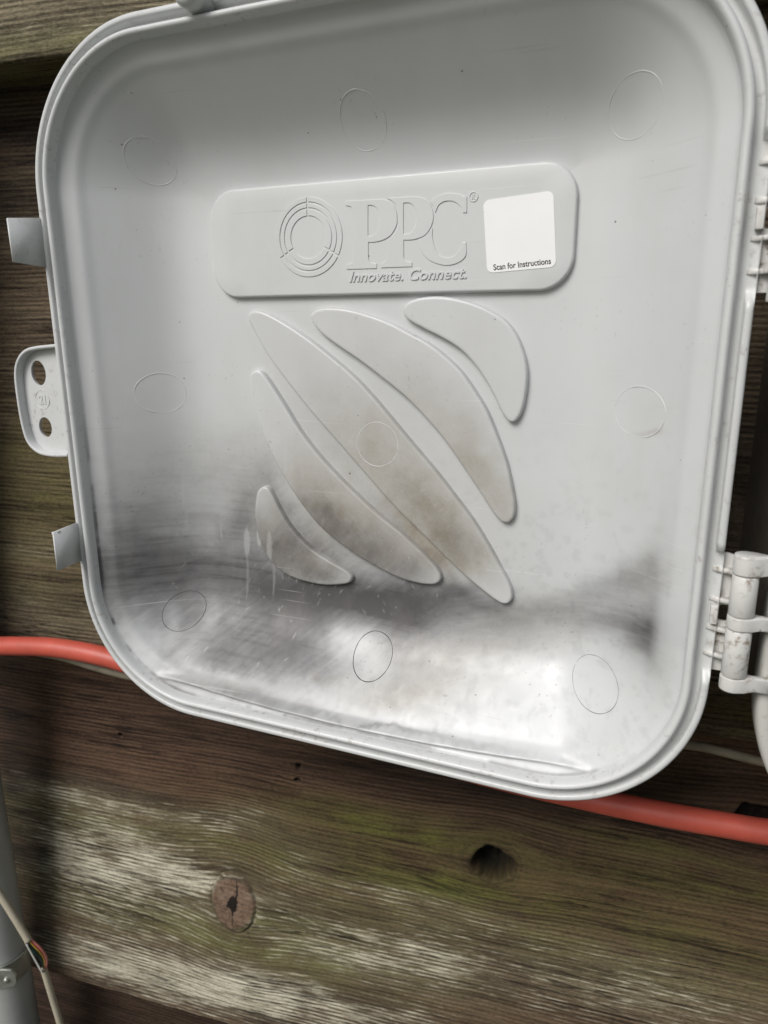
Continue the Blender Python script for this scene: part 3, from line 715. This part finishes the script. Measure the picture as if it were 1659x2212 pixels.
# ------------------------------------------------------------------ siding
def wood(name, dark, light, bleach, moss):
    m, t, nd, lk, bs = new_mat(name)
    at = nd.new('ShaderNodeAttribute'); at.attribute_name = 'wood'          # R = grain height coordinate, G = bleach, B = moss
    ax_ = nd.new('ShaderNodeAttribute'); ax_.attribute_name = 'wood2'       # R = along, G = knot, B = near-black: cracks, holes, dark wood and painted shade
    s1 = nd.new('ShaderNodeSeparateColor'); lk.new(at.outputs['Color'], s1.inputs[0]); s2 = nd.new('ShaderNodeSeparateColor'); lk.new(ax_.outputs['Color'], s2.inputs[0])
    cb = nd.new('ShaderNodeCombineXYZ'); lk.new(s2.outputs[0], cb.inputs[0]); lk.new(s1.outputs[0], cb.inputs[1])
    v = cb.outputs[0]
    fine = noise(nd, lk, scaled(nd, lk, v, (75, 1150, 1)), 1, 7, .74)
    pit = noise(nd, lk, scaled(nd, lk, v, (420, 900, 1)), 1, 6, .78)
    mid = noise(nd, lk, scaled(nd, lk, v, (20, 360, 1)), 1, 3, .55)
    broad = noise(nd, lk, scaled(nd, lk, v, (5, 75, 1)), 1, 3, .5)
    fleck = noise(nd, lk, scaled(nd, lk, v, (75, 700, 1)), 1, 3, .55)
    blot = noise(nd, lk, scaled(nd, lk, v, (28, 45, 1)), 1, 5, .65)
    grit = noise(nd, lk, scaled(nd, lk, v, (600, 2200, 1)), 1, 4, .75)
    broad_ = noise(nd, lk, scaled(nd, lk, v, (12, 40, 1)), 1, 2)
    ph = mth(nd, lk, 'MULTIPLY_ADD', noise(nd, lk, scaled(nd, lk, v, (7, 90, 1)), 1, 2), 5.0, mth(nd, lk, 'MULTIPLY', s1.outputs[0], 2 * math.pi / .0023))
    wave = mth(nd, lk, 'MULTIPLY_ADD', mth(nd, lk, 'SINE', ph), .5, .5)
    wave = mth(nd, lk, 'MULTIPLY', wave, maprange(nd, lk, broad_, .35, .65, .35, 1.0))
    f = mth(nd, lk, 'MULTIPLY_ADD', wave, .16, mth(nd, lk, 'SUBTRACT', mth(nd, lk, 'MULTIPLY_ADD', fine, .40, mth(nd, lk, 'MULTIPLY_ADD', mid, .40, mth(nd, lk, 'MULTIPLY', broad, .35))), .07))
    c = mixc(nd, lk, maprange(nd, lk, f, .46, .70), dark, light)
    c = mixc(nd, lk, mth(nd, lk, 'MULTIPLY', maprange(nd, lk, blot, .45, .75), .35), c, tuple(x * 1.25 for x in light))
    # hairline drying cracks
    ck = noise(nd, lk, scaled(nd, lk, v, (6, 170, 1)), 1, 4, .6); ckg = noise(nd, lk, scaled(nd, lk, v, (9, 30, 1)), 1, 3)
    ckl = mth(nd, lk, 'MULTIPLY', maprange(nd, lk, mth(nd, lk, 'ABSOLUTE', mth(nd, lk, 'SUBTRACT', ck, .5)), .004, .012, 1., 0.), maprange(nd, lk, ckg, .48, .58), clamp=True)
    # moss
    mo = mth(nd, lk, 'MULTIPLY', s1.outputs[2], mth(nd, lk, 'MULTIPLY_ADD', maprange(nd, lk, blot, .35, .6), .65, mth(nd, lk, 'MULTIPLY', maprange(nd, lk, mid, .35, .65), .5)), clamp=True)
    c = mixc(nd, lk, mo, c, mixc(nd, lk, grit, tuple(x * .6 for x in moss), tuple(x * 1.35 for x in moss)))
    c = mixc(nd, lk, mth(nd, lk, 'MULTIPLY', s1.outputs[1], maprange(nd, lk, f, .36, .60, .05, .70)), c, (.30, .275, .185))
    # bleached raised strands
    lin = mth(nd, lk, 'MULTIPLY_ADD', fleck, .55, mth(nd, lk, 'MULTIPLY_ADD', wave, .14, mth(nd, lk, 'MULTIPLY_ADD', fine, .34, mth(nd, lk, 'MULTIPLY', blot, .25))))
    lo = mth(nd, lk, 'MULTIPLY_ADD', s1.outputs[1], -.34, .78)
    bl = mth(nd, lk, 'DIVIDE', mth(nd, lk, 'SUBTRACT', lin, lo), .20, clamp=True)
    bl = mth(nd, lk, 'MULTIPLY', bl, mth(nd, lk, 'MINIMUM', mth(nd, lk, 'MULTIPLY', s1.outputs[1], 3.), 1.), clamp=True)
    c = mixc(nd, lk, mth(nd, lk, 'MULTIPLY', bl, .85), c, bleach)
    c = mixc(nd, lk, mth(nd, lk, 'MULTIPLY', maprange(nd, lk, grit, .55, .8), .35), c, tuple(x * .5 for x in dark))
    c = mixc(nd, lk, maprange(nd, lk, pit, .50, .66, 0., .62), c, tuple(x * .45 for x in dark))
    c = mixc(nd, lk, maprange(nd, lk, pit, .46, .34, 0., .28), c, tuple(x * 1.5 for x in light))
    c = mixc(nd, lk, mth(nd, lk, 'MULTIPLY', ckl, .75), c, (.010, .006, .004))
    # knots, then the near-black of cracks, holes and painted shade
    kn = noise(nd, lk, scaled(nd, lk, v, (230, 330, 1)), 1, 6, .8)
    c = mixc(nd, lk, s2.outputs[1], c, mixc(nd, lk, maprange(nd, lk, kn, .35, .65), (.085, .052, .036), (.25, .165, .115)))
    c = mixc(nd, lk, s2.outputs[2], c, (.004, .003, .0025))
    lk.new(c, bs.inputs['Base Color']); bs.inputs['Roughness'].default_value = .85; bs.inputs['Specular IOR Level'].default_value = .25
    bp = nd.new('ShaderNodeBump'); bp.inputs['Strength'].default_value = .9; bp.inputs['Distance'].default_value = .0014
    hsum = mth(nd, lk, 'MULTIPLY_ADD', wave, .25, mth(nd, lk, 'MULTIPLY_ADD', fine, .45, mth(nd, lk, 'MULTIPLY_ADD', mid, .4, mth(nd, lk, 'MULTIPLY_ADD', pit, -.45, mth(nd, lk, 'MULTIPLY', ckl, -.5)))))
    lk.new(hsum, bp.inputs['Height']); lk.new(bp.outputs[0], bs.inputs['Normal'])
    return m
M_wA = wood('weathered_board_top', (.040, .030, .018), (.34, .29, .19), (.52, .47, .34), (.15, .15, .05))
M_wB = wood('brown_board', (.020, .012, .007), (.175, .130, .082), (.42, .38, .28), (.135, .125, .040))
M_wC = wood('mossy_bleached_board', (.028, .015, .009), (.145, .086, .054), (.74, .70, .55), (.115, .125, .026))
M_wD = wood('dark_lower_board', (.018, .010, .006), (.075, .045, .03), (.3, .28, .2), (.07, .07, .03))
Z0 = CAM[2]
eA = Wp(70, 119)[2]; eB = (Wp(0, 1378)[2] + Wp(1600, 1592)[2]) / 2; eC = Wp(300, 2154)[2]
wall = empty('wood_siding', loc=(0, 0, eC - .25)); tag(wall, 'weathered overlapping wooden boards of the wall behind the lid, mossy and knotted', 'wooden wall')
SLOPE = .115                                  # lean of each board: its top runs back behind the one above
def board(zbot, ztop, mat, knots=(), bleach=None, moss=None, dark=None, seed=0, thick=.030, nx=900, nz=150, label=None, warp=0.0):
    xs_ = np.concatenate([np.linspace(-.62, -.37, 30), np.linspace(-.365, .14, nx), np.linspace(.15, .62, 40)]); zs_ = np.linspace(zbot, ztop, nz); X, Z = np.meshgrid(xs_, zs_)
    Y = (Z - zbot) * SLOPE
    g = Z + warp * (fbm(X * 3 + 5, Z * 6, seed, 2) - .5) * .016 + .0018 * (fbm(X * 14, Z * 20, seed + 5, 3) - .5)
    kn = np.zeros_like(X); dk = np.zeros_like(X)
    for (kx, kz, rx, rz, kind) in knots:
        dx, dz = (X - kx), (Z - kz); R2 = np.sqrt((dx / rx) ** 2 + (dz / rz) ** 2)
        g = g + np.sign(dz) * 0 - dz * .38 * np.exp(-((dx / (rx * 2.0)) ** 2 + (dz / (rz * 2.0)) ** 2) * .8)
        wob = R2 + .55 * (fbm(X * 60, Z * 60, seed + 9, 3) - .5)
        if kind == 'knot':
            th_ = np.arctan2(dz / rz, dx / rx); rad = np.abs(fbm(np.cos(th_) * 3.2 + 7, np.sin(th_) * 3.2 + R2 * .8, 71, 3) - .5) < .018 + .0 * R2
            dk = np.maximum(dk, np.where(rad & (R2 > .15) & (wob < .72), .55, 0))
            kn = np.maximum(kn, .9 * (1 - sstep(.84, 1.10, wob))); Y += .0008 * np.exp(-((R2 - 1.02) / .06) ** 2) - .0012 * (R2 < 1)
            crack = np.abs(dx - .12 * rx * np.sin(dz / rz * 3) - .10 * rx) < .055 * rx * np.clip(1.05 - np.abs(dz) / rz * .9, 0, 1)
            c2 = R2 < (.13 + .22 * fbm(X * 500, Z * 500, 3, 2) * (np.abs(dz) < .3 * rz))
            dk = np.maximum(dk, np.where(crack & (R2 < .9), .92, 0)); dk = np.maximum(dk, np.where(c2, .95, 0)); dk = np.maximum(dk, .35 * np.exp(-((wob - 1.0) / .07) ** 2) * (.4 + fbm(X * 90, Z * 90, 8, 2)))
        elif kind == 'hole':
            wob = wob + .35 * (fbm(X * 160, Z * 60, seed + 19, 3) - .5)
            Y += .016 * (1 - sstep(.72, 1.0, wob)); dk = np.maximum(dk, (1 - sstep(.80, 1.05, wob)) * np.where(dz < -.15 * rz, .72 + .4 * fbm(X * 500, Z * 60, 2), 1.)); Y += .004 * (fbm(X * 400, Z * 120, 33, 2) - .5) * (wob < .8)  # inside of the hole coloured near-black to deepen its shade
            dk = np.maximum(dk, .45 * np.exp(-((wob - 1.05) / .12) ** 2) + .25 * np.exp(-((wob - 1.35) / .06) ** 2))
        else:
            Y += .004 * (1 - sstep(.5, 1.0, R2)); dk = np.maximum(dk, .95 * (1 - sstep(.7, 1.05, R2)))
    Y += .0012 * (fbm(X * 8, g * 60, seed + 2, 3) - .5)
    edge = .0014 * (fbm(X * 60, X * 0, seed + 7, 3) - .5); Zm = Z + edge * np.exp(-((Z - zbot) / .002) ** 2)
    Pm = np.stack([X, Y, Zm - (eC - .25)], -1)
    # round over the lower arris and carry the bottom edge back
    b1_ = Pm[0].copy(); b1_[:, 1] += .0016; b1_[:, 2] -= .0014; b2_ = Pm[0].copy(); b2_[:, 1] += thick; b2_[:, 2] -= .0012
    Pm = np.concatenate([b2_[None], b1_[None], Pm], 0)
    me, used = grid_mesh(Pm)
    rep = lambda A: np.concatenate([A[:1], A[:1], A], 0)
    gg = rep(g).copy(); gg[0] -= thick; gg[1] -= .002
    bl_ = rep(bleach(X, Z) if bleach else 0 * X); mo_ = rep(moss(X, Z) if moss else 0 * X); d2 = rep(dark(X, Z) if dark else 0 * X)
    one = np.ones(gg.size)
    c = np.stack([gg.ravel() - 1.0, bl_.ravel(), mo_.ravel(), one], -1)[used]; a1 = me.color_attributes.new('wood', 'FLOAT_COLOR', 'POINT'); a1.data.foreach_set('color', c.astype(np.float32).ravel())
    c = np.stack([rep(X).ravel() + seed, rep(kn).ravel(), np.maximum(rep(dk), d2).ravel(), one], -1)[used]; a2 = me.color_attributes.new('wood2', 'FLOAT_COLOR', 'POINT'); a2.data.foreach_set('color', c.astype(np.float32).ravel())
    return link('board', me, mat, wall, label)
def kpx(x, y, rx, ry, kind):
    c = Wp(x, y); ex = Wp(x + rx, y) - Wp(x - rx, y); ez = Wp(x, y - ry) - Wp(x, y + ry); return (c[0], c[2], abs(ex[0]) / 2, abs(ez[2]) / 2, kind)
def pblobs(lst):
    out = []
    for x, y, rx, ry, s in lst:
        c = Wp(x, y); out.append((c[0], c[2], abs((Wp(x + rx, y) - c)[0]), abs((Wp(x, y + ry) - c)[2]), s))
    def f(X, Z):
        t = 1.0
        for cx_, cz_, rx, rz, s in out: t = t * (1 - s * np.exp(-.7 * (((X - cx_) / rx) ** 2 + ((Z - cz_) / rz) ** 2)))
        n_ = fbm(X * 30, Z * 160, 6, 3)
        return np.clip((1 - t) * (.55 + .9 * n_), 0, 1)
    return f
OV = .022
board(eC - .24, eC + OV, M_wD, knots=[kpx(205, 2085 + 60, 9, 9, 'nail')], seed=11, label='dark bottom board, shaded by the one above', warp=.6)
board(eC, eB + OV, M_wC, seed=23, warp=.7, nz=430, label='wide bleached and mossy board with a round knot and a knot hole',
      knots=[kpx(488, 1975, 46, 58, 'knot'), kpx(1055, 1916, 52, 38, 'hole'), kpx(1665, 1850, 66, 44, 'hole'), kpx(213, 1628, 5, 5, 'nail'), kpx(612, 1703, 7, 7, 'nail'), kpx(612, 1732, 8, 6, 'nail')],
      bleach=pblobs([(230, 1890, 200, 70, .9), (420, 1940, 130, 40, .5), (100, 1740, 170, 26, .5), (330, 1790, 200, 20, .4), (520, 1800, 60, 20, .3), (350, 2120, 260, 40, .95), (620, 2160, 320, 34, .8), (760, 2080, 240, 50, .50), (1000, 2110, 300, 60, .36), (1300, 2160, 330, 60, .30), (900, 1985, 180, 20, .28), (200, 1990, 160, 26, .4), (1500, 2180, 200, 60, .25), (640, 1890, 60, 40, .25)]),
      moss=pblobs([(350, 2010, 340, 40, .8), (330, 1830, 330, 34, .65), (800, 1830, 260, 34, .85), (720, 1930, 220, 60, .45), (980, 1960, 160, 26, .85), (650, 2060, 260, 50, .7), (1200, 2060, 350, 70, .5), (1380, 1880, 180, 16, .75), (1500, 1960, 330, 40, .55), (60, 1800, 160, 40, .5), (1500, 2120, 330, 70, .45)]),
      dark=pblobs([(-10, 1700, 45, 330, .7), (1300, 1780, 500, 60, .42), (1500, 1800, 260, 60, .35), (900, 1730, 420, 50, .38), (500, 1660, 260, 50, .22), (300, 1560, 200, 50, .25), (1080, 1840, 200, 24, .15)]))  # dark wood, plus shade below the lid and beside the conduit painted in
board(eB, eA + OV, M_wB, seed=37, warp=.7, nz=260, label='brown board, greener towards its lower edge, behind the coral hose',
      knots=[kpx(120, 1522, 6, 7, 'nail')],
      bleach=pblobs([(80, 1320, 220, 40, .35), (80, 1200, 200, 20, .2), (60, 680, 90, 12, .12)]),
      moss=pblobs([(60, 950, 200, 60, .55), (100, 1080, 220, 70, .70), (80, 1250, 220, 70, .40), (1600, 1540, 200, 40, .6)]),
      dark=pblobs([(60, 300, 400, 190, .45), (1640, 1100, 120, 500, .35)]))  # shadow under the upper board and in the hinge gap, painted into the wood
board(eA, eA + .30, M_wA, seed=51, warp=.8, label='grey-green board across the top left corner',
      bleach=pblobs([(120, 60, 300, 40, .35)]), moss=pblobs([(60, 100, 300, 26, .75)]))

# ------------------------------------------------------------------ hose, cables, conduit
def path_px(lst): return catmull([Wp(x, y, Y) for x, y, Y in lst], 10, closed=False)
hp_ = path_px([(-200, 1420, -.012), (-60, 1398, -.012), (60, 1396, -.012), (140, 1402, -.012), (250, 1425, -.012), (450, 1490, -.010), (700, 1570, -.010), (1000, 1660, -.012), (1230, 1716, -.016), (1400, 1752, -.018), (1560, 1781, -.018), (1700, 1802, -.018), (2000, 1830, -.016)])
hose = link('garden_hose', tube(hp_, .0050, 28), M_hose); tag(hose, 'coral red hose running along the wall behind the lid', 'hose')
cp = path_px([(-200, 1392, -.003), (0, 1402, -.004), (125, 1418, -.004), (200, 1440, -.004), (290, 1463, -.005), (500, 1500, -.006), (900, 1570, -.006), (1300, 1590, -.005), (1490, 1610, -.004), (1560, 1624, -.004), (1659, 1648, -.004), (1850, 1680, -.004)])
cb2 = link('wall_cable', tube(cp, .0019, 14), M_dusty); tag(cb2, 'thin dusty beige cable lying just behind and below the coral hose', 'cable')
# conduit
YP = -.020; rp = .0136
pe = Wp(0, 1810, YP); pe2 = Wp(75, 2212, YP); pxr = (pe[0] + pe2[0]) / 2 - rp * 1.03
pip = empty('conduit_pipe', loc=(pxr, YP, eC - .25)); tag(pip, 'vertical grey plastic conduit pipe in the lower left corner', 'pipe')
rings = [[(rp * math.cos(a), rp * math.sin(a), z) for a in np.linspace(0, 2 * math.pi, 48, endpoint=False)] for z in (0, .15, .3, .6, .9)]
link('pipe_wall', loft(rings, cap=True), M_pipe, pip)
clz = Wp(33, 2018, -.004)[2]
cl = empty('pipe_clamp', loc=(pxr, -.001, clz)); tag(cl, 'galvanised strap clamp holding the grey conduit, screw in its ear', 'pipe clamp')
arc = [(rp * 1.04 * math.cos(a), YP + .001 + rp * 1.04 * math.sin(a)) for a in np.radians(np.linspace(-190, 12, 40))]
strap = np.array(arc); Tn = np.gradient(strap, axis=0); Tn /= np.linalg.norm(Tn, axis=1)[:, None]; Nn = np.stack([Tn[:, 1], -Tn[:, 0]], -1)
th_ = .0012; hgt = .0072; rings = []
for i, (p, nn) in enumerate(zip(strap, Nn)):
    a_, b_ = p, p + nn * th_
    rings.append([(a_[0], a_[1], -hgt), (b_[0], b_[1], -hgt), (b_[0], b_[1], hgt), (a_[0], a_[1], hgt)])
me = loft(rings, cap=True)
try: me.set_sharp_from_angle(angle=math.radians(40))
except Exception: pass
link('strap', me, M_zinc, cl)
lug = curve_mesh([[(-.004, -.0062), (.0035, -.0050), (.0052, -.0020), (.0052, .0030), (.0032, .0062), (-.004, .0070)]], .0005, .0003)
LA = math.radians(-38); lc = np.array([rp * 1.12 * math.cos(LA) + .001, YP + rp * 1.12 * math.sin(LA), 0]); ld = np.array([math.cos(math.radians(18)), math.sin(math.radians(18)), 0]); lnn = np.array([ld[1], -ld[0], 0])
move(lug, lambda c: lc + c[:, :1] * ld + c[:, 1:2] * np.array([0, 0, 1]) + (c[:, 2:3] + .0008) * lnn)
link('lug', lug, M_zinc, cl)
rings = [[lc + ld * (r * math.cos(a)) + np.array([0, 0, r * math.sin(a)]) + lnn * z for a in np.linspace(0, 2 * math.pi, 24, endpoint=False)] for r, z in ((.0001, .0034), (.0009, .0032), (.0016, .0026), (.0018, .0012), (.0018, .0008))]
link('screw', loft(rings, cap=True), M_zinc, cl)
# stripped cable in front of the conduit
def P3(lst, per=8): return catmull([Wp(x, y, Y) for x, y, Y in lst], per, closed=False)
cz = Wp(90, 2100, -.03)
cab = empty('stripped_cable', loc=tuple(cz)); tag(cab, 'beige cable with its jacket cut open, coloured wires bulging out, in front of the conduit', 'cable')
rc_ = .0019
def sub(name, path, r, mat, label=None, seg=14): return link(name, tube(np.array(path) - cz, r, seg), mat, cab, label)
yc_ = -.042
sub('jacket', P3([(-60, 1850, yc_), (-20, 1902, yc_), (8, 1945, yc_), (35, 1988, yc_), (62, 2033, yc_)]), rc_, M_cable, 'upper length of beige jacket')
sub('jacket', P3([(94, 2092, yc_ + .012), (104, 2125, yc_ + .012), (116, 2165, yc_ + .012), (131, 2215, yc_ + .012), (150, 2290, yc_ + .012)]), rc_ * .96, M_cable, 'lower length of beige jacket')
# peeled half of the jacket
pp = P3([(58, 2036, yc_), (70, 2058, yc_ + .004), (80, 2076, yc_ + .007), (91, 2096, yc_ + .010)]) - cz; rings = []
for i, p in enumerate(pp):
    a_ = [p + rc_ * 1.0 * np.array([math.cos(t), 0, math.sin(t)]) for t in np.radians(np.linspace(120, 285, 9))]
    b_ = [p + rc_ * .72 * np.array([math.cos(t), 0, math.sin(t)]) for t in np.radians(np.linspace(285, 120, 9))]
    rings.append(a_ + b_)
link('peeled_jacket', loft(rings, cap=True), simple('pale_jacket_inside', (.55, .55, .52), .5), cab)
for nm, colr, off in (('pink', (.62, .22, .20), 5), ('yellow', (.50, .34, .06), 0), ('green', (.02, .075, .055), -7), ('dark green', (.012, .02, .02), -4), ('red', (.25, .04, .03), 3)):
    m_ = simple('insulation_' + nm.replace(' ', '_'), colr, .4)
    k = off
    sub('wire', P3([(60 + k * .3, 2026 - k * .3, yc_ + .001), (72 + k, 2042 - k * .8, yc_ + .002), (86 + k * 1.1, 2056 - k * .7, yc_ + .004), (96 + k * 1.0, 2072 - k * .2, yc_ + .008), (97 + k * .6, 2090, yc_ + .012), (98, 2098, yc_ + .013)]), .00052, m_, nm + ' insulated wire', 8)

# ------------------------------------------------------------------ ground in front of the wall
gv = [(-60, -80, 0), (60, -80, 0), (60, .3, 0), (-60, .3, 0)]
g = link('ground', mesh(gv, [(0, 1, 2, 3)], smooth=False), M_gnd); g['kind'] = 'structure'
